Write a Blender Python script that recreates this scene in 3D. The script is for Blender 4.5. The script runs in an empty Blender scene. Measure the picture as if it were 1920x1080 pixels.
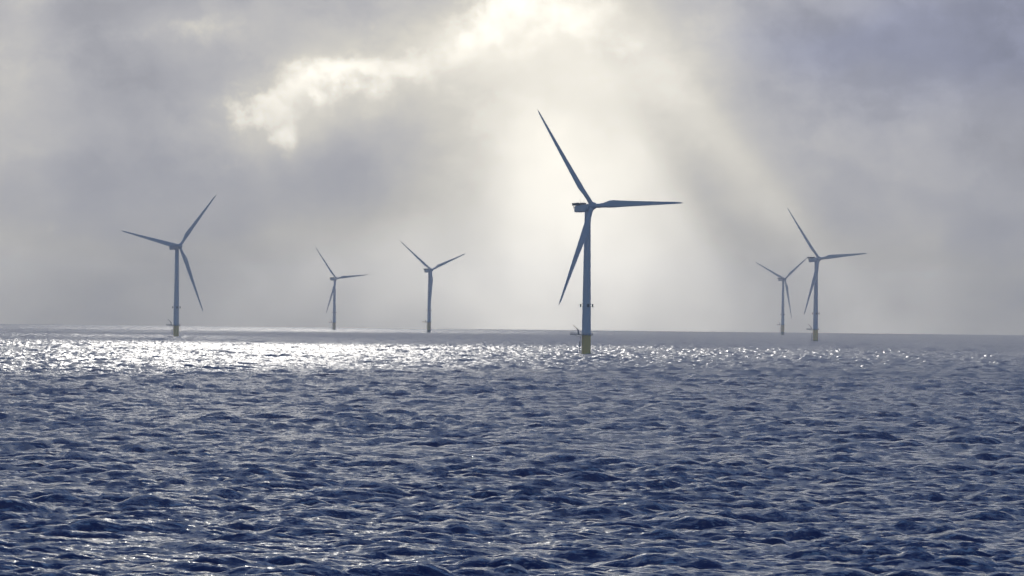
import bpy, bmesh, math, random
import numpy as np
from mathutils import Matrix, Vector, Euler

random.seed(4); rng = np.random.default_rng(11)
R = math.radians
scene = bpy.context.scene
COL = scene.collection

# ------------------------------------------------------------------ camera geometry
F = 10667.0            # focal length in photograph pixels (200 mm on a 36 mm sensor)
CAM_H = 26.0           # eye height above the sea, m
EARTH = 7.4e6          # effective radius of the sea surface, m
EYE_Y = 590.0          # row of the eye level line at the picture's centre
ROLL = R(0.63)
pitch = (EYE_Y - 540.0) / F

cam_data = bpy.data.cameras.new("camera")
cam_data.sensor_width = 36.0
cam_data.lens = 36.0 * F / 1920.0
cam_data.clip_start = 1.0
cam_data.clip_end = 80000.0
cam = bpy.data.objects.new("camera", cam_data)
COL.objects.link(cam)
scene.camera = cam
cam.matrix_world = (Matrix.Translation((0, 0, CAM_H)) @ Matrix.Rotation(R(90) + pitch, 4, 'X')
                    @ Matrix.Rotation(ROLL, 4, 'Z'))
CM = cam.matrix_world.to_3x3()

def ray(px, py):
    """world direction of a point of the photograph (length 1 along the view axis)"""
    return CM @ Vector(((px - 960) / F, (540 - py) / F, -1.0))

def azel(px, py):
    """azimuth and elevation, in units of 100 photograph pixels"""
    d = ray(px, py).normalized()
    return math.atan2(d.x, d.y) * F / 100, math.asin(d.z) * F / 100

def tag(o, label=None, cat=None, group=None, kind=None):
    if label: o["label"] = label
    if cat: o["category"] = cat
    if group: o["group"] = group
    if kind: o["kind"] = kind
    return o

# ------------------------------------------------------------------ node helpers
class NT:
    def __init__(s, nt):
        s.t = nt; s.t.nodes.clear()
    def n(s, typ, **kw):
        nd = s.t.nodes.new(typ)
        for k, v in kw.items(): setattr(nd, k, v)
        return nd
    def l(s, a, b): s.t.links.new(a, b)
    def put(s, sock, v):
        if isinstance(v, bpy.types.NodeSocket): s.l(v, sock)
        else: sock.default_value = v
    def math(s, op, a, b=0.0, c=0.0, clamp=False):
        nd = s.n('ShaderNodeMath', operation=op); nd.use_clamp = clamp
        s.put(nd.inputs[0], a); s.put(nd.inputs[1], b); s.put(nd.inputs[2], c)
        return nd.outputs[0]
    def vmath(s, op, a, b=(0, 0, 0), scale=None):
        nd = s.n('ShaderNodeVectorMath', operation=op)
        s.put(nd.inputs[0], a); s.put(nd.inputs[1], b)
        if scale is not None: s.put(nd.inputs[3], scale)
        return nd.outputs['Value'] if op in ('DOT_PRODUCT', 'LENGTH') else nd.outputs[0]
    def smooth(s, v, a, b, lo=0.0, hi=1.0):
        nd = s.n('ShaderNodeMapRange', interpolation_type='SMOOTHSTEP')
        s.put(nd.inputs[0], v)
        for i, x in enumerate((a, b, lo, hi)): s.put(nd.inputs[i + 1], x)
        return nd.outputs[0]
    def mix(s, f, a, b):
        nd = s.n('ShaderNodeMix', data_type='RGBA')
        s.put(nd.inputs[0], f); s.put(nd.inputs[6], a); s.put(nd.inputs[7], b)
        return nd.outputs[2]
    def noise(s, vec, scale, detail=4.0, rough=0.5, dist=0.0, color=False, dims='3D'):
        nd = s.n('ShaderNodeTexNoise', noise_dimensions=dims)
        s.put(nd.inputs['Vector'], vec)
        nd.inputs['Scale'].default_value = scale; nd.inputs['Detail'].default_value = detail
        nd.inputs['Roughness'].default_value = rough; nd.inputs['Distortion'].default_value = dist
        return nd.outputs['Color'] if color else nd.outputs['Fac']

SIGMA_H, HZ, HAZE_L = 7.5e-5, 24000.0, 0.26      # haze density and reach
# ------------------------------------------------------------------ the sun
SUN_EL, SUN_AZ = R(12.0), R(-2.4)      # azimuth measured from +Y (view) towards +X
sun_dir = Vector((math.sin(SUN_AZ) * math.cos(SUN_EL), math.cos(SUN_AZ) * math.cos(SUN_EL), math.sin(SUN_EL)))
sd = bpy.data.lights.new("sun", 'SUN'); sd.energy = 2.6; sd.angle = R(0.5); sd.color = (1.0, 0.95, 0.86)
so = bpy.data.objects.new("sun", sd); COL.objects.link(so)
so.rotation_euler = (-sun_dir).to_track_quat('-Z', 'Y').to_euler()
so.location = (0, 0, 300)

# ------------------------------------------------------------------ sky (world)
world = bpy.data.worlds.new("World"); scene.world = world; world.use_nodes = True
W = NT(world.node_tree)
tc = W.n('ShaderNodeTexCoord').outputs['Generated']
dirn = W.vmath('NORMALIZE', tc)
sep = W.n('ShaderNodeSeparateXYZ'); W.l(dirn, sep.inputs[0])
az = W.math('MULTIPLY', W.math('ARCTAN2', sep.outputs[0], sep.outputs[1]), F / 100)
el = W.math('MULTIPLY', W.math('ARCSINE', sep.outputs[2]), F / 100)
cmb = W.n('ShaderNodeCombineXYZ'); W.l(az, cmb.inputs[0]); W.l(el, cmb.inputs[1])
P = cmb.outputs[0]
def vsub(v, x): return W.vmath('SUBTRACT', v, (x, x, x))
w1 = vsub(W.noise(P, 0.32, 5, 0.55, color=True), 0.5)
w2 = vsub(W.noise(P, 1.1, 5, 0.6, color=True), 0.5)
PW = W.vmath('ADD', W.vmath('ADD', P, W.vmath('SCALE', w1, scale=1.6)), W.vmath('SCALE', w2, scale=0.45))

def blobs(vec, lst, start):
    acc = start
    for (x, y, rx, ry, rot, amp) in lst:
        a, e = azel(x, y)
        mp = W.n('ShaderNodeMapping', vector_type='TEXTURE')
        W.l(vec, mp.inputs[0])
        mp.inputs['Location'].default_value = (a, e, 0)
        mp.inputs['Rotation'].default_value = (0, 0, R(rot))
        mp.inputs['Scale'].default_value = (rx / 100, ry / 100, 1)
        d2 = W.vmath('DOT_PRODUCT', mp.outputs[0], mp.outputs[0])
        g = W.math('EXPONENT', W.math('MULTIPLY', d2, -1.0))
        acc = W.math('MULTIPLY_ADD', g, amp, acc)
    return acc

SOFT = [  # x, y, rx, ry, rotation, amount (photograph pixels)
    (1060, 310, 240, 270, 0, 0.48),
    (1010, 540, 330, 220, 0, 0.09),
    (1130, 520, 260, 220, 0, 0.09),
    (980, 20, 300, 130, 20, 0.15),
    (590, 165, 170, 90, 15, 0.12),
    (500, 240, 110, 80, 0, 0.08),
    (1150, 90, 190, 110, 0, 0.12),
    (780, 120, 260, 70, 22, 0.16),
    (380, 60, 170, 60, 12, 0.10),
    (40, 80, 90, 300, 0, 0.08),
    (660, 480, 260, 90, 0, 0.03),
    (220, 330, 230, 190, 0, -0.06),
    (620, 350, 240, 60, -5, -0.07),
    (830, 250, 150, 90, 10, -0.02),
    (200, 120, 120, 120, 0, -0.05),
    (1900, 40, 260, 150, 0, -0.10),
    (1880, 560, 330, 200, 0, -0.07),
    (200, 560, 450, 130, 0, -0.05),
]
SHAFT = [
    (1375, 285, 340, 36, -49, 0.09),
    (1295, 330, 280, 42, -50, -0.07),
    (1520, 560, 200, 60, -50, 0.03),
    (850, 400, 260, 45, 62, -0.05),
    (765, 520, 200, 50, 62, 0.04),
    (1215, 300, 300, 36, -62, 0.05),
]
HOT = [
    (925, 30, 110, 50, 35, 0.85),
    (608, 150, 84, 34, 10, 1.0),
    (730, 135, 110, 30, 16, 0.62),
    (480, 205, 50, 26, 20, 0.75),
    (540, 238, 38, 42, 0, 0.8),
    (370, 62, 110, 30, 14, 0.42),
    (1060, 30, 90, 60, 0, 0.6),
    (1180, 70, 60, 26, 0, 0.35),
]
fb = W.noise(P, 0.22, 7, 0.52, 0.4)
fb2 = W.noise(W.vmath('MULTIPLY', P, (0.6, 1.0, 1.0)), 0.75, 6, 0.55)
base = W.math('MULTIPLY_ADD', W.math('SUBTRACT', fb, 0.5), 0.26, 0.41)
base = W.math('MULTIPLY_ADD', W.math('SUBTRACT', fb2, 0.5), 0.15, base)
# layered cloud with crisper edges, high in the view
up = W.smooth(el, 1.6, 3.6)
lay = W.noise(W.vmath('ADD', W.vmath('MULTIPLY', P, (0.7, 1.15, 1.0)), W.vmath('SCALE', w2, scale=0.5)), 0.42, 8, 0.6)
base = W.math('MULTIPLY_ADD', W.math('MULTIPLY', W.math('SUBTRACT', W.smooth(lay, 0.46, 0.58), 0.45), up), 0.05, base)
base = W.math('MULTIPLY_ADD', W.math('MULTIPLY', W.math('SUBTRACT', W.noise(PW, 2.3, 6, 0.62), 0.5), up), 0.07, base)
lum = blobs(PW, SOFT, base)
lum = blobs(P, SHAFT, lum)
w3 = vsub(W.noise(P, 3.2, 4, 0.6, color=True), 0.5)
hs = blobs(W.vmath('ADD', W.vmath('ADD', P, W.vmath('SCALE', w1, scale=0.9)), W.vmath('ADD', W.vmath('SCALE', w2, scale=1.1), W.vmath('SCALE', w3, scale=0.4))), HOT, 0.0)
fine = W.noise(P, 1.6, 7, 0.6)
hot = W.math('MULTIPLY', W.smooth(W.math('ADD', hs, W.math('MULTIPLY', W.math('SUBTRACT', fine, 0.5), 1.35)), 0.12, 1.35), 0.44)
lum = W.math('ADD', lum, hot)
# broad brightening round the hidden sun above the picture, cloud thinning overhead
g_el = W.math('MULTIPLY', W.math('SUBTRACT', el, math.degrees(SUN_EL) * 1.86 ), 1 / 14.0)
g_az = W.math('MULTIPLY', W.math('SUBTRACT', az, 0.0), 1 / 26.0)
gg = W.math('EXPONENT', W.math('MULTIPLY', W.math('ADD', W.math('MULTIPLY', g_el, g_el), W.math('MULTIPLY', g_az, g_az)), -1.0))
lum = W.math('MULTIPLY_ADD', gg, 0.12, lum)
# the low sky is seen through the haze: what shines behind it is brighter than what arrives
Tz = W.math('EXPONENT', W.math('DIVIDE', -SIGMA_H * 189.0 * F / 100, W.math('MAXIMUM', el, 189.0 / HZ * F / 100)))
lum = W.math('DIVIDE', W.math('SUBTRACT', lum, W.math('MULTIPLY', W.math('SUBTRACT', 1.0, Tz), HAZE_L)), Tz)
lum = W.math('MAXIMUM', lum, 0.12)
lum = W.math('MULTIPLY', lum, W.smooth(el, 4.2 * F / 5730, 9.5 * F / 5730, 1.0, 0.10))
tint = W.mix(W.smooth(lum, 0.38, 0.85), (0.985, 0.98, 1.045, 1), (1.055, 1.0, 0.87, 1))
cloudcol = W.vmath('SCALE', tint, scale=lum)
# blue tear in the cloud, upper right
blue = blobs(PW, [(1880, 60, 380, 150, 0, 1.1), (1560, 80, 240, 50, 0, 0.35)], 0.0)
cloudcol = W.vmath('MULTIPLY', cloudcol, W.mix(blue, (1, 1, 1, 1), (0.86, 0.90, 1.08, 1)))
sky = W.n('ShaderNodeTexSky', sky_type='NISHITA')
sky.sun_disc = False; sky.sun_elevation = SUN_EL; sky.sun_rotation = SUN_AZ
sky.air_density = 1.2; sky.dust_density = 0.6
skyc = W.vmath('MULTIPLY', W.vmath('SCALE', sky.outputs[0], scale=0.15), (0.45, 0.59, 0.92))
# cloud bank fills the sky ahead; overhead and behind the camera the sky is open
cn = W.noise(dirn, 2.2, 5, 0.55)
cover = W.math('ADD', W.math('MULTIPLY_ADD', sep.outputs[2], -1.9, sep.outputs[1]), W.math('MULTIPLY', W.math('SUBTRACT', cn, 0.5), 1.0))
cover = W.smooth(cover, 0.0, 0.75)
colr = W.mix(cover, skyc, cloudcol)
bg = W.n('ShaderNodeBackground'); bg.inputs[1].default_value = 1.0
W.l(colr, bg.inputs[0])
wo = W.n('ShaderNodeOutputWorld'); W.l(bg.outputs[0], wo.inputs[0])
world.cycles.sampling_method = 'MANUAL'; world.cycles.sample_map_resolution = 1024

# ------------------------------------------------------------------ materials
def paint(name, col, rough=0.45, dirt=0.12, metallic=0.0, streak=True):
    m = bpy.data.materials.new(name); m.use_nodes = True; N = NT(m.node_tree)
    co = N.n('ShaderNodeTexCoord').outputs['Object']
    st = N.noise(N.vmath('MULTIPLY', co, (1.2, 1.2, 0.06 if streak else 1.2)), 1.0, 5, 0.6)
    f = N.smooth(st, 0.42, 0.75, 0.0, dirt)
    c = N.mix(f, (*col, 1), (col[0] * 0.45, col[1] * 0.42, col[2] * 0.38, 1))
    b = N.n('ShaderNodeBsdfPrincipled'); N.l(c, b.inputs['Base Color'])
    b.inputs['Roughness'].default_value = rough; b.inputs['Metallic'].default_value = metallic
    o = N.n('ShaderNodeOutputMaterial'); N.l(b.outputs[0], o.inputs[0])
    return m
M_WHITE = paint('pale_grey_paint', (0.52, 0.54, 0.57), 0.4, 0.25)
M_BLADE = paint('blade_gelcoat', (0.46, 0.49, 0.53), 0.35, 0.15, streak=False)
M_STEEL = paint('galvanised_steel', (0.16, 0.17, 0.18), 0.5, 0.5)
M_DARK = paint('dark_housing', (0.045, 0.045, 0.05), 0.6, 0.2)
def yellow_mat():
    m = bpy.data.materials.new('yellow_coating'); m.use_nodes = True; N = NT(m.node_tree)
    co = N.n('ShaderNodeTexCoord').outputs['Object']
    sp = N.n('ShaderNodeSeparateXYZ'); N.l(co, sp.inputs[0])
    st = N.noise(N.vmath('MULTIPLY', co, (1.5, 1.5, 0.12)), 1.0, 6, 0.6)
    c = N.mix(N.smooth(st, 0.45, 0.75, 0.0, 0.5), (0.98, 0.58, 0.09, 1), (0.74, 0.40, 0.08, 1))
    h = N.math('ADD', sp.outputs[2], N.math('MULTIPLY', N.noise(co, 0.9, 5, 0.6), 2.0))
    c = N.mix(N.smooth(h, 1.6, 2.6), (0.035, 0.04, 0.02, 1), c)     # weed in the splash zone
    b = N.n('ShaderNodeBsdfPrincipled'); N.l(c, b.inputs['Base Color']); b.inputs['Roughness'].default_value = 0.5
    o = N.n('ShaderNodeOutputMaterial'); N.l(b.outputs[0], o.inputs[0])
    return m
M_YEL = yellow_mat()

# ------------------------------------------------------------------ mesh helpers
class MB:
    def __init__(s): s.bm = bmesh.new()
    def lathe(s, prof, seg=40, mat=None):
        rings = []
        for r, z in prof:
            rings.append([s.bm.verts.new((r * math.cos(2 * math.pi * i / seg), r * math.sin(2 * math.pi * i / seg), z)) for i in range(seg)])
        fs = []
        for a, b in zip(rings, rings[1:]):
            for i in range(seg):
                fs.append(s.bm.faces.new((a[i], a[(i + 1) % seg], b[(i + 1) % seg], b[i])))
        if prof[0][0] > 1e-4: fs.append(s.bm.faces.new(rings[0][::-1]))
        if prof[-1][0] > 1e-4: fs.append(s.bm.faces.new(rings[-1]))
        if mat: bmesh.ops.transform(s.bm, matrix=mat, verts=[v for r_ in rings for v in r_])
        return s
    def box(s, c, d, bevel=0.0, mat=None):
        r = bmesh.ops.create_cube(s.bm, size=1.0)
        vs = r['verts']
        bmesh.ops.transform(s.bm, matrix=Matrix.Translation(c) @ Matrix.Diagonal((*d, 1)), verts=vs)
        if bevel:
            es = list({e for v in vs for e in v.link_edges})
            rb = bmesh.ops.bevel(s.bm, geom=es, offset=bevel, segments=3, affect='EDGES', profile=0.6)
            vs = list({v for f in rb['faces'] for v in f.verts} | {v for v in vs if v.is_valid})
        if mat: bmesh.ops.transform(s.bm, matrix=mat, verts=vs)
        return s
    def tube(s, a, b, r, r2=None, seg=10):
        a = Vector(a); b = Vector(b); d = b - a
        q = d.to_track_quat('Z', 'Y').to_matrix().to_4x4()
        s.lathe([(r, 0), (r if r2 is None else r2, d.length)], seg, Matrix.Translation(a) @ q)
        return s
    def build(s, name, mat, parent=None, smooth=True, angle=35):
        me = bpy.data.meshes.new(name)
        bmesh.ops.recalc_face_normals(s.bm, faces=s.bm.faces[:])
        s.bm.to_mesh(me); s.bm.free()
        me.materials.append(mat)
        o = bpy.data.objects.new(name, me); COL.objects.link(o)
        if smooth:
            me.polygons.foreach_set('use_smooth', [True] * len(me.polygons))
            me.set_sharp_from_angle(angle=R(angle))
        if parent: o.parent = parent
        return o

# ------------------------------------------------------------------ wind turbine
HUB_Z, OVER, TILT, CONE = 102.0, 5.6, R(8), R(0.4)
BLADE_L, ROOT_R = 76.6, 1.7
TP_TOP = 14.2

def blade_mesh():
    mb = MB(); seg = 28; rings = []
    st = [0, .02, .05, .09, .13, .17, .21, .26, .32, .40, .50, .60, .70, .80, .88, .94, .975, .992, 1.0]
    for t in st:
        z = ROOT_R + t * BLADE_L
        k = min(1, max(0, (t - .03) / .16)); k = k * k * (3 - 2 * k)
        ch_air = 5.3 * (1 - (max(0, t - .2) / .8) ** 0.86 * 0.80)
        ch = 3.0 * (1 - k) + ch_air * k
        if t > .94: ch *= max(0.06, 1 - ((t - .94) / .06) ** 2.2)
        th = 1.0 * (1 - k) + (0.34 - 0.17 * min(1, t / .6)) * k
        tw = R(13) * (1 - min(1, t / .75)) ** 1.6 + R(3)
        pre = -0.8 * t ** 2.2                  # prebend, upwind
        ring = []
        for i in range(seg):
            a = 2 * math.pi * i / seg
            cx = math.cos(a); sy = math.sin(a)
            xc, yc = 0.5 * cx * 3.0, 0.5 * sy * 3.0
            u = 0.5 * (1 - cx)                 # 0 = leading edge
            yt = 5 * (0.2969 * math.sqrt(max(u, 0)) - 0.1260 * u - 0.3516 * u * u + 0.2843 * u ** 3 - 0.1030 * u ** 4)
            xa = (0.30 - u) * ch; ya = th * ch * yt * (1 if sy >= 0 else -0.75) + 0.02 * ch * math.sin(math.pi * u)
            x = xc * (1 - k) + xa * k; y = yc * (1 - k) + ya * k
            xr = x * math.cos(tw) - y * math.sin(tw); yr = x * math.sin(tw) + y * math.cos(tw)
            ring.append(mb.bm.verts.new((xr, yr + pre, z)))
        rings.append(ring)
    for a, b in zip(rings, rings[1:]):
        for i in range(seg): mb.bm.faces.new((a[i], a[(i + 1) % seg], b[(i + 1) % seg], b[i]))
    mb.bm.faces.new(rings[0][::-1]); mb.bm.faces.new(rings[-1])
    return mb

def make_turbine():
    root = bpy.data.objects.new('wind_turbine', None); COL.objects.link(root)
    # foundation in the sea
    tp = MB().lathe([(3.15, -14), (3.15, 3.0), (3.15, TP_TOP - .5), (3.3, TP_TOP - .3), (3.3, TP_TOP)], 48).build('transition_piece', M_YEL, root)
    bl = MB()
    for dy in (-.9, .9):
        bl.tube((-4.55, dy, -4), (-4.55, dy, 10.0), .22)
        for z in (1.5, 5.5, 9.6): bl.tube((-4.55, dy, z), (-2.9, dy, z), .13)
    bl.build('boat_landing', M_STEEL, tp)
    la = MB()
    for dy in (-.3, .3): la.tube((-3.9, dy, -1), (-3.9, dy, TP_TOP + .2), .06)
    for i in range(40): la.tube((-3.9, -.3, -.5 + i * .37), (-3.9, .3, -.5 + i * .37), .035, seg=6)
    la.build('ladder', M_STEEL, tp)
    # work platform: ring walkway with a laydown area to the left
    pf = MB().lathe([(3.32, TP_TOP + .06), (4.55, TP_TOP + .06), (4.62, TP_TOP + .2), (4.62, TP_TOP + .5), (4.5, TP_TOP + .55), (3.32, TP_TOP + .55)], 48)
    pf.box((-7.6, 0, TP_TOP + .36), (7.2, 4.4, .55), .05)
    for dy in (-1.7, 1.7): pf.tube((-3.3, dy * .6, TP_TOP - 1.6), (-8.4, dy, TP_TOP + .2), .12)
    pf_o = pf.build('work_platform', M_STEEL, root)
    rl = MB()
    zt = TP_TOP + .5
    for k in range(28):
        a = 2 * math.pi * k / 28
        x, y = 4.45 * math.cos(a), 4.45 * math.sin(a)
        if x < -3.9: continue
        rl.tube((x, y, zt), (x, y, zt + 1.15), .05, seg=6)
        a2 = 2 * math.pi * (k + 1) / 28
        if 4.45 * math.cos(a2) >= -3.9:
            for h in (.6, 1.15): rl.tube((x, y, zt + h), (4.45 * math.cos(a2), 4.45 * math.sin(a2), zt + h), .05, seg=6)
    for i in range(9):
        x = -11.05 + i * .85
        for y in (-2.1, 2.1): rl.tube((x, y, zt), (x, y, zt + 1.2), .09, seg=6)
    for i in range(5): rl.tube((-11.05, -2.1 + i * 1.05, zt), (-11.05, -2.1 + i * 1.05, zt + 1.2), .09, seg=6)
    for h in (.6, 1.2):
        for y in (-2.1, 2.1): rl.tube((-11.05, y, zt + h), (-4.2, y, zt + h), .08, seg=6)
        rl.tube((-11.05, -2.1, zt + h), (-11.05, 2.1, zt + h), .08, seg=6)
    rl.build('railing', M_STEEL, pf_o)
    cr = MB()
    cr.tube((-5.6, -.6, zt), (-5.6, -.6, zt + 2.9), .5, .42)
    cr.box((-5.6, -.6, zt + 3.0), (.95, .8, .7), .1)
    cr.tube((-5.5, -.6, zt + 3.1), (-9.3, -.6, zt + 6.6), .32, .18)
    cr.tube((-5.6, -.6, zt + 1.5), (-7.3, -.6, zt + 4.6), .10)
    cr.tube((-9.3, -.6, zt + 6.5), (-9.3, -.6, zt + 5.4), .03, seg=6)
    cr.build('davit_crane', M_STEEL, root)
    tw_prof = [(3.12, TP_TOP + .01), (3.2, TP_TOP + .9), (3.12, TP_TOP + 1.2)]
    for z in (20, 36, 54, 72, 88): tw_prof.append((3.12 - (z - 15) / 84 * 1.05, z))
    tw_prof += [(2.08, 98.4), (2.2, 98.6), (2.2, 99.3)]
    tw = MB().lathe(tw_prof, 56).build('tower', M_WHITE, root)
    for a in (R(180), R(0), R(90), R(-90 + 14)):
        fl = MB()
        mt = Matrix.Rotation(a, 4, 'Z')
        fl.box((4.15, 0, 34.6), (1.05, 1.5, 2.2), .08, mt)
        for z in (34.0, 35.3): fl.box((3.3, 0, z), (.8, .3, .18), 0, mt)
        fl.build('marker_lamp', M_DARK, tw)
    # nacelle and rotor share the yaw
    yaw = R(36)
    YM = Matrix.Rotation(yaw, 4, 'Z')      # rotor axis from -Y towards +X
    nm = Matrix.Translation((0, 0, HUB_Z)) @ YM @ Matrix.Rotation(TILT * -.35, 4, 'X')
    na = MB()
    # rounded box body drawn as a loft of rounded sections along the axis
    secs = []
    for y, w, h, zc in ((-3.2, 3.0, 3.0, 0), (-2.6, 4.2, 4.2, 0), (-1.5, 4.9, 4.9, 0), (1.0, 5.2, 5.0, -.3), (6, 5.2, 4.8, -.4),
                        (10.8, 5.1, 4.7, -.4), (12.0, 4.9, 4.4, -.45), (12.6, 4.4, 3.7, -.5), (12.75, 3.2, 2.6, -.5)):
        n = 32; ring = []
        pw = 0.55 if y < 0 else 0.30
        for i in range(n):
            a = 2 * math.pi * i / n
            cx, sz = math.cos(a), math.sin(a)
            ring.append(na.bm.verts.new((w / 2 * math.copysign(abs(cx) ** pw, cx), y, zc + h / 2 * math.copysign(abs(sz) ** pw, sz))))
        secs.append(ring)
    for a, b in zip(secs, secs[1:]):
        for i in range(32): na.bm.faces.new((a[i], a[(i + 1) % 32], b[(i + 1) % 32], b[i]))
    na.bm.faces.new(secs[0][::-1]); na.bm.faces.new(secs[-1])
    bmesh.ops.transform(na.bm, matrix=nm, verts=na.bm.verts[:])
    nac = na.build('nacelle', M_WHITE, root, angle=50)
    hp = MB()
    hp.box((0, 9.9, 2.35), (6.4, 8.0, .40), .05)
    for x in (-3.1, 3.1): hp.box((x, 9.9, 3.15), (.14, 8.0, 1.30), .03)
    hp.box((0, 13.8, 3.15), (6.4, .14, 1.30), .03)
    for x in (-2.4, 2.4): hp.box((x, 12.9, 1.2), (.3, .35, 2.2), .04)
    hp.box((0, 6.4, 2.9), (4.2, 1.4, 1.2), .15)
    bmesh.ops.transform(hp.bm, matrix=nm, verts=hp.bm.verts[:])
    hp.build('hoist_platform', M_DARK, nac)
    nr = MB()
    for x in (-2.2, 2.2):
        for k in range(6): nr.tube((x, .2 + k * 1.05, 1.95), (x, .2 + k * 1.05, 3.4), .06, seg=6)
        for h in (2.7, 3.4): nr.tube((x, .2, h), (x, 5.65, h), .06, seg=6)
    bmesh.ops.transform(nr.bm, matrix=nm, verts=nr.bm.verts[:])
    nr.build('railing', M_STEEL, nac)
    ms = MB().tube((-1.6, 6.4, 3.3), (-1.6, 6.4, 6.0), .09, seg=8).tube((1.6, 6.4, 3.3), (1.6, 6.4, 5.4), .09, seg=8)
    ms.tube((-2.0, 6.4, 5.7), (-1.2, 6.4, 5.7), .06, seg=6).tube((-1.6, 6.4, 3.8), (1.6, 6.4, 3.8), .06, seg=6)
    bmesh.ops.transform(ms.bm, matrix=nm, verts=ms.bm.verts[:])
    ms.build('sensor_mast', M_DARK, nac)
    # rotor frame: hub centre, axis = local -Y
    return root

def rotor_parts(root, theta, blade_me, hub_me):
    yaw = R(36)
    rm = (Matrix.Translation((0, 0, HUB_Z)) @ Matrix.Rotation(yaw, 4, 'Z') @ Matrix.Rotation(-TILT, 4, 'X')
          @ Matrix.Translation((0, -OVER, .3)))
    h = bpy.data.objects.new('hub', hub_me); COL.objects.link(h); h.parent = root
    h.matrix_local = rm @ Matrix.Rotation(-(theta - R(90)), 4, 'Y')
    for k in range(3):
        th = theta + k * R(120)
        b = bpy.data.objects.new('blade', blade_me); COL.objects.link(b); b.parent = root
        # local +Z (radial) turned so that it points at image angle th seen from upwind
        b.matrix_local = rm @ Matrix.Rotation(-(th - R(90)), 4, 'Y') @ Matrix.Rotation(CONE, 4, 'X')

bmo = blade_mesh().build('blade', M_BLADE)
hb = MB()
hb.lathe([(2.0, 2.6), (2.35, 2.3), (2.6, 1.0), (2.65, -.6), (2.45, -1.7), (1.9, -2.7), (1.1, -3.3), (.4, -3.55), (0.0001, -3.6)], 48,
         Matrix.Rotation(R(-90), 4, 'X') @ Matrix.Diagonal((1, 1, 1, 1)))
for k in range(3):
    hb.lathe([(1.78, .6), (1.78, 2.55), (1.6, 2.7)], 32, Matrix.Rotation(k * R(120), 4, 'Y'))
hbo = hb.build('hub', M_BLADE, angle=40)
blade_me, hub_me = bmo.data, hbo.data
bpy.data.objects.remove(bmo); bpy.data.objects.remove(hbo)

proto = make_turbine()
kids = []
def walk(o):
    for c in o.children: kids.append(c); walk(c)
walk(proto)
def copy_tree(o, parent=None):
    c = o.copy(); COL.objects.link(c); c.parent = parent
    for ch in list(o.children): copy_tree(ch, c)
    return c

# tower-top x, hub y, scale, blade angle, label
TURB = [
    (1102.0, 386, 1.000, 1.9, 'largest, nearest wind turbine, dark blue against the bright glow, yellow base in the sea'),
    (332.0, 461, 0.617, 47.6, 'leftmost wind turbine, with one blade pointing left and one up to the right, yellow base'),
    (627.5, 522, 0.342, 5.5, 'smallest, faintest wind turbine, just right of the leftmost one'),
    (805.5, 506, 0.406, 21.0, 'hazy wind turbine, two blades raised in a V, the third down along its tower'),
    (1468.5, 523, 0.357, 35.0, 'smaller, farther wind turbine of the right-hand pair, its blade tip meeting its neighbour'),
    (1530.5, 485, 0.550, 5.0, 'taller, nearer wind turbine of the pair at the right, yellow base on grey water'),
]
PXM = 278.0 / 102.0
first = True
turbine_xy = []
roots = [proto] + [copy_tree(proto) for _ in TURB[1:]]
for root, (px, py, s, th, lab) in zip(roots, TURB):
    D = F / (PXM * s)
    d = ray(px, py); p = Vector((0, 0, CAM_H)) + d * (D / d.y)
    root.location = (p.x, p.y, p.z - HUB_Z - 1.2)
    turbine_xy.append((p.x, p.y, p.z - HUB_Z, -(p.x**2 + p.y**2) / (2 * EARTH)))
    rotor_parts(root, R(th) + ROLL, blade_me, hub_me)
    tag(root, lab, 'wind turbine', 'offshore wind turbines standing in the sea')
print('TURBINES', [tuple(round(v, 1) for v in t) for t in turbine_xy])

# ------------------------------------------------------------------ the sea
def ocean_tile(L, N, wind, wdir, kmin, kmax, seed, spread=3.0, peak_k=None, target=None):
    """one periodic tile of a wind sea: height, slopes and horizontal shifts"""
    g = 9.81; r = np.random.default_rng(seed)
    kx = 2 * np.pi * np.fft.fftfreq(N, L / N)
    KX, KY = np.meshgrid(kx, kx, indexing='xy')
    K = np.hypot(KX, KY); K[0, 0] = 1e-6
    kp = peak_k
    cosw = (KX * wdir[0] + KY * wdir[1]) / K
    S = np.exp(-1.25 * (kp / K) ** 2) / K ** 4 * (0.06 + np.maximum(cosw, 0) ** spread)
    gam = 3.3 ** np.exp(-((np.sqrt(K) - math.sqrt(kp)) ** 2) / (2 * 0.08 ** 2 * kp)); S = S * gam
    S *= (K > kmin) * (K < kmax) * np.exp(-(K * L / N * 0.35) ** 2)
    A = (r.standard_normal((N, N)) + 1j * r.standard_normal((N, N))) * np.sqrt(S)
    A[0, 0] = 0
    h = np.real(np.fft.ifft2(A)); 
    sc = 1.0 if target is None else target / h.std()
    A *= sc; h *= sc
    dx = np.real(np.fft.ifft2(-1j * KX / K * A)); dy = np.real(np.fft.ifft2(-1j * KY / K * A))
    sx = np.real(np.fft.ifft2(1j * KX * A)); sy = np.real(np.fft.ifft2(1j * KY * A))
    return dict(L=L, N=N, f=np.stack([h, dx, dy, sx, sy], -1).astype(np.float32), sc=sc)

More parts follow.
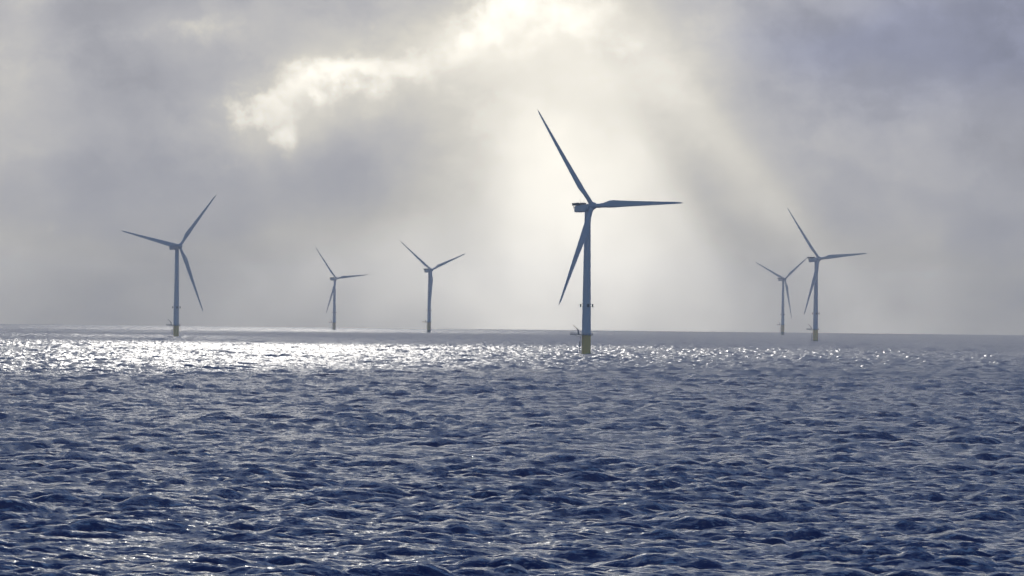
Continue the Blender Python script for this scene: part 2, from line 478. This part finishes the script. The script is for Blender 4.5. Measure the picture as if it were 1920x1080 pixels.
def sample(t, x, y, rot):
    c, s = math.cos(rot), math.sin(rot)
    u = ((x * c + y * s) / t['L'] * t['N']); v = ((-x * s + y * c) / t['L'] * t['N'])
    N = t['N']; i = np.floor(u).astype(np.int64); j = np.floor(v).astype(np.int64)
    fu = (u - i)[..., None].astype(np.float32); fv = (v - j)[..., None].astype(np.float32)
    i0 = i % N; i1 = (i + 1) % N; j0 = j % N; j1 = (j + 1) % N
    f = t['f']
    o = (f[j0, i0] * (1 - fu) + f[j0, i1] * fu) * (1 - fv) + (f[j1, i0] * (1 - fu) + f[j1, i1] * fu) * fv
    ox = o[..., 1] * c - o[..., 2] * s; oy = o[..., 1] * s + o[..., 2] * c
    px = o[..., 3] * c - o[..., 4] * s; py = o[..., 3] * s + o[..., 4] * c
    return o[..., 0], ox, oy, px, py

def rotv(v, a):   # direction as seen in a tile turned by a
    return (v[0] * math.cos(a) + v[1] * math.sin(a), -v[0] * math.sin(a) + v[1] * math.cos(a))
wd = (-math.sin(R(14)), math.cos(R(14)))
ra, rb, rc = R(9), R(-23), R(41)
KA, KB = 2 * np.pi / 3.4, 2 * np.pi / 1.3
KP = 2 * np.pi / 15.0
SPEC = 0.39
tA = ocean_tile(613.0, 1024, 9, rotv(wd, ra), 2 * np.pi / 60, KA, 3, 6.0, KP, SPEC)
tB = ocean_tile(149.0, 1024, 9, rotv(wd, rb), KA, KB * 1.3, 5, 5.0, KP, 0.085)
tC = ocean_tile(41.0, 512, 9, rotv(wd, rc), KB * 1.3, 2 * np.pi / 0.25, 7, 0.8, KP, 0.021)
print('SLOPES', [float(t['f'][..., 3].std()) for t in (tA, tB, tC)])

def vnoise(x, y, seed, octs=4):
    r = np.random.default_rng(seed); out = 0; amp = 1.0; tot = 0
    for o_ in range(octs):
        g = r.random((256, 256)); i = np.floor(x).astype(int); j = np.floor(y).astype(int); u = x - i; v = y - j
        u = u * u * (3 - 2 * u); v = v * v * (3 - 2 * v)
        a = g[j % 256, i % 256] * (1 - u) + g[j % 256, (i + 1) % 256] * u
        c = g[(j + 1) % 256, i % 256] * (1 - u) + g[(j + 1) % 256, (i + 1) % 256] * u
        out = out + amp * (a * (1 - v) + c * v); tot += amp; amp *= .5; x = x * 2.03 + 7; y = y * 2.03 + 3
    return out / tot

# polar sheet, finest where the sea is seen close, out to beyond the horizon
r_list = list(np.linspace(2, 380, 60)); r = 386.0
while r < 23500:
    r_list.append(r)
    if r < 510: r += 2.0
    elif r < 1000: r += 0.38 + 0.5 * (r - 510) / 490
    else: r += 0.6 * (r / 550) ** 1.2
r_list = np.array(r_list)
fineA = np.linspace(-R(7.5), R(7.5), 1150)
side = R(7.5) + (np.linspace(0, 1, 130)[1:] ** 1.8) * (math.pi - R(7.5))
ang = np.concatenate([-side[::-1][1:], fineA, side])   # -pi side is welded to +pi
nr, nc = len(r_list), len(ang)
RR, AA = np.meshgrid(r_list, ang, indexing='ij')
X = RR * np.sin(AA); Y = RR * np.cos(AA)
# crests run longer across the wind than the tiles hold them
hA = sample(tA, X / 1.4, Y, ra); hB = sample(tB, X / 1.7, Y, rb); hC = sample(tC, X / 1.6, Y, rc)
# gusts: rough and slick patches; short waves pile up on the crests of the long ones and every crest is peaked
gust = (0.72 + 0.56 * vnoise(X / 48 + 900, Y / 120 + 900, 31, 3)).astype(np.float32)
patch = (0.45 + 1.1 * vnoise(X / 23 + 700, Y / 62 + 700, 32, 4)).astype(np.float32)
ride = patch * np.clip(1 + 0.45 * hA[0] / SPEC, 0.4, 1.6).astype(np.float32)
CH = 1.45
def peaked(h, sd, a): return h + a * (np.minimum(h * h, 7 * sd * sd) / sd - sd)
H = peaked(hA[0], SPEC, 0.10) * gust + peaked(hB[0], 0.085, 0.12) * ride + hC[0] * ride
DX = hA[1] * gust + hB[1] * ride + hC[1]; DY = hA[2] * gust + hB[2] * ride + hC[2]
SX = hA[3] * gust + hB[3] * ride + hC[3]; SY = hA[4] * gust + hB[4] * ride + hC[4]
fade = np.where(np.abs(AA) > R(7.5), 0.85, 1.0)
X2 = X + CH * DX; Y2 = Y + CH * DY
Z2 = H - RR ** 2 / (2 * EARTH)
verts = np.stack([X2, Y2, Z2], -1).reshape(-1, 3).astype(np.float32)
print('SEA', nr, nc, nr * nc, 'Hs', 4 * H.std())
ii = np.arange(nr - 1)[:, None] * nc; jj = np.arange(nc)[None, :]; jn = (jj + 1) % nc
q = np.stack([ii + jj, ii + jn, ii + nc + jn, ii + nc + jj], -1).reshape(-1, 4)[:, ::-1].astype(np.int32)
me = bpy.data.meshes.new('sea')
me.vertices.add(len(verts)); me.vertices.foreach_set('co', verts.ravel())
me.loops.add(q.size); me.loops.foreach_set('vertex_index', q.ravel())
me.polygons.add(len(q)); me.polygons.foreach_set('loop_start', np.arange(0, q.size, 4, dtype=np.int32))
me.update(calc_edges=True)
me.polygons.foreach_set('use_smooth', np.ones(len(q), dtype=bool))
at = me.attributes.new('wave_slope', 'FLOAT_VECTOR', 'POINT')
# foam where the surface bunches up at the crests
crest = (hA[0] * gust / SPEC) * 0.35 + (np.hypot(SX, SY)) * 2.2
# wavelets too small for the mesh widen the highlight instead: more of them where the mesh is coarser
dr = 0.6 * (np.maximum(RR, 520) / 550) ** 1.2
unres = 0.015 + 0.055 * np.clip(np.log(dr / 0.6) / np.log(14), 0, 1)
# wash round the turbine foundations, drawn out down-wind
wash = np.zeros_like(RR)
for (tx, ty, _a, _b) in turbine_xy:
    u = (X - tx) * wd[0] + (Y - ty) * wd[1]; v = (X - tx) * wd[1] - (Y - ty) * wd[0]
    wash = np.maximum(wash, np.exp(-(v / 5.0) ** 2 - (np.where(u > 0, u / 16.0, u / 6.0)) ** 2))
crest = crest + 1.3 * wash
sl = np.stack([np.sqrt(1.41 * unres), SY, crest], -1).reshape(-1, 3).astype(np.float32)
at.data.foreach_set('vector', sl.ravel())
sea = bpy.data.objects.new('sea', me); COL.objects.link(sea); tag(sea, kind='structure')

m = bpy.data.materials.new('sea_water'); m.use_nodes = True; N = NT(m.node_tree)
geo = N.n('ShaderNodeNewGeometry')
at_ = N.n('ShaderNodeAttribute', attribute_name='wave_slope')
spx = N.n('ShaderNodeSeparateXYZ'); N.l(at_.outputs['Vector'], spx.inputs[0])
pos = geo.outputs['Position']
mpn = N.n('ShaderNodeMapping'); N.l(pos, mpn.inputs[0]); mpn.inputs['Rotation'].default_value = (0, 0, R(-25)); mpn.inputs['Scale'].default_value = (0.34, 1.0, 0.0)
pv = mpn.outputs[0]
rip1 = N.vmath('SUBTRACT', N.noise(pv, 1.3, 3, 0.6, color=True), (0.5, 0.5, 0.5))
rip2 = N.vmath('SUBTRACT', N.noise(pv, 6.0, 2, 0.6, color=True), (0.5, 0.5, 0.5))
nrm = N.vmath('ADD', geo.outputs['Normal'], N.vmath('MULTIPLY', rip1, (0.95, 1.5, 0)))
nrm = N.vmath('ADD', nrm, N.vmath('MULTIPLY', rip2, (0.5, 0.85, 0)))
nrm = N.vmath('NORMALIZE', nrm)
b = N.n('ShaderNodeBsdfPrincipled')
b.inputs['Roughness'].default_value = 0.10; b.inputs['IOR'].default_value = 1.334
foam = N.math('MULTIPLY', N.smooth(spx.outputs[2], 1.15, 1.95), N.smooth(N.noise(pv, 1.2, 6, 0.7), 0.5, 0.68))
N.l(N.mix(foam, (0.001, 0.019, 0.105, 1), (0.45, 0.5, 0.56, 1)), b.inputs['Base Color'])
N.l(N.math('MULTIPLY_ADD', foam, 0.4, spx.outputs[0], clamp=True), b.inputs['Roughness'])
N.l(nrm, b.inputs['Normal'])
o = N.n('ShaderNodeOutputMaterial'); N.l(b.outputs[0], o.inputs[0])
me.materials.append(m)

# ------------------------------------------------------------------ cloud deck above the picture: shades the sea but for one gap
CLD_Z = 3200.0
off = (CLD_Z) / math.tan(SUN_EL)
ox_, oy_ = math.sin(SUN_AZ) * off, math.cos(SUN_AZ) * off
gx = np.linspace(-6000, 6000, 200); gy = np.concatenate([np.linspace(-300, 7000, 150), np.linspace(7200, 36000, 50)])
GX, GY = np.meshgrid(gx, gy, indexing='xy')
def sst(v, a, b): t = np.clip((v - a) / (b - a), 0, 1); return t * t * (3 - 2 * t)
azg = GX / np.maximum(GY, 300) * F + 960      # bearing of the patch of sea that each bit of cloud shades
nz = vnoise(GX / 300 + 40, GY / 600 + 40, 5) - .5
near = 2300 + 600 * nz + 450 * sst(azg, 700, 1700)
far = 5600 + 900 * nz
lit = sst(GY, near - 1100, near + 900) ** 1.3 * (1 - sst(GY, far - 500, far + 600))
strength = (0.046 + 0.085 * (1 - sst(azg, -50, 500)) + 0.13 * sst(azg, 850, 1900)) * np.clip(1 + 3.4 * (vnoise(GX / 120 + 40, GY / 420 + 10, 21, 3) - .5), .12, 2.2)
lit = lit * strength
lit = np.maximum(lit, 0.10 * sst(GY, 6900, 7100) * (1 - sst(GY, 7500, 7800)) * (1 - sst(azg, 200, 480)))
lit = np.maximum(lit, (0.030 + 0.03 * nz) * sst(GY, 7600, 9500))
SIG = 0.003
tmin = 0.0005
trans = np.clip(tmin + lit, tmin, 0.995)
thick = -np.log(trans) * math.sin(SUN_EL) / SIG
lump = vnoise(GX / 420 + 9, GY / 700 + 2, 8, 5)
top = CLD_Z + thick * .5 + 60 * (lump - .5); bot = top - thick - 0.4
nyy, nxx = GX.shape
vt = np.stack([GX + ox_, GY + oy_, top], -1).reshape(-1, 3); vb = np.stack([GX + ox_, GY + oy_, bot], -1).reshape(-1, 3)
faces = []
for j in range(nyy - 1):
    for i in range(nxx - 1):
        a = j * nxx + i
        faces.append((a, a + 1, a + nxx + 1, a + nxx)); k = nyy * nxx
        faces.append((a + k, a + nxx + k, a + nxx + 1 + k, a + 1 + k))
k = nyy * nxx
for i in range(nxx - 1):
    a = i; faces.append((a, a + k, a + 1 + k, a + 1))
    a = (nyy - 1) * nxx + i; faces.append((a, a + 1, a + 1 + k, a + k))
for j in range(nyy - 1):
    a = j * nxx; faces.append((a, a + nxx, a + nxx + k, a + k))
    a = j * nxx + nxx - 1; faces.append((a, a + k, a + nxx + k, a + nxx))
cm = bpy.data.meshes.new('clouds'); cm.from_pydata(np.concatenate([vt, vb]).tolist(), [], faces)
clouds = bpy.data.objects.new('clouds', cm); COL.objects.link(clouds); tag(clouds, kind='stuff')
mc = bpy.data.materials.new('cloud_vapour'); mc.use_nodes = True; N = NT(mc.node_tree)
pvn = N.n('ShaderNodeVolumePrincipled'); pvn.inputs['Color'].default_value = (1.0, 1.0, 1.0, 1)
pvn.inputs['Density'].default_value = SIG; pvn.inputs['Anisotropy'].default_value = 0.7
o = N.n('ShaderNodeOutputMaterial'); N.l(pvn.outputs[0], o.inputs['Volume'])
cm.materials.append(mc)

# ------------------------------------------------------------------ haze
hm = MB().box((0, 0, (215 - 75) / 2), (2 * HZ, 2 * HZ, 290))
mh = bpy.data.materials.new('haze_air'); mh.use_nodes = True; N = NT(mh.node_tree)
pvn = N.n('ShaderNodeVolumePrincipled'); pvn.inputs['Color'].default_value = (0.98, 0.95, 0.92, 1)
pvn.inputs['Density'].default_value = SIGMA_H; pvn.inputs['Anisotropy'].default_value = 0.6
o = N.n('ShaderNodeOutputMaterial'); N.l(pvn.outputs[0], o.inputs['Volume'])
haze = hm.build('haze', mh, smooth=False); tag(haze, kind='stuff')

# ------------------------------------------------------------------ render settings
scene.render.engine = 'CYCLES'
cy = scene.cycles
cy.max_bounces = 6; cy.diffuse_bounces = 2; cy.glossy_bounces = 3; cy.transmission_bounces = 1
cy.volume_bounces = 3; cy.transparent_max_bounces = 8
cy.sample_clamp_direct = 0; cy.sample_clamp_indirect = 6
cy.use_denoising = True
cy.caustics_reflective = True
scene.view_settings.view_transform = 'Standard'; scene.view_settings.look = 'None'
scene.view_settings.exposure = 0.0; scene.view_settings.gamma = 1.0
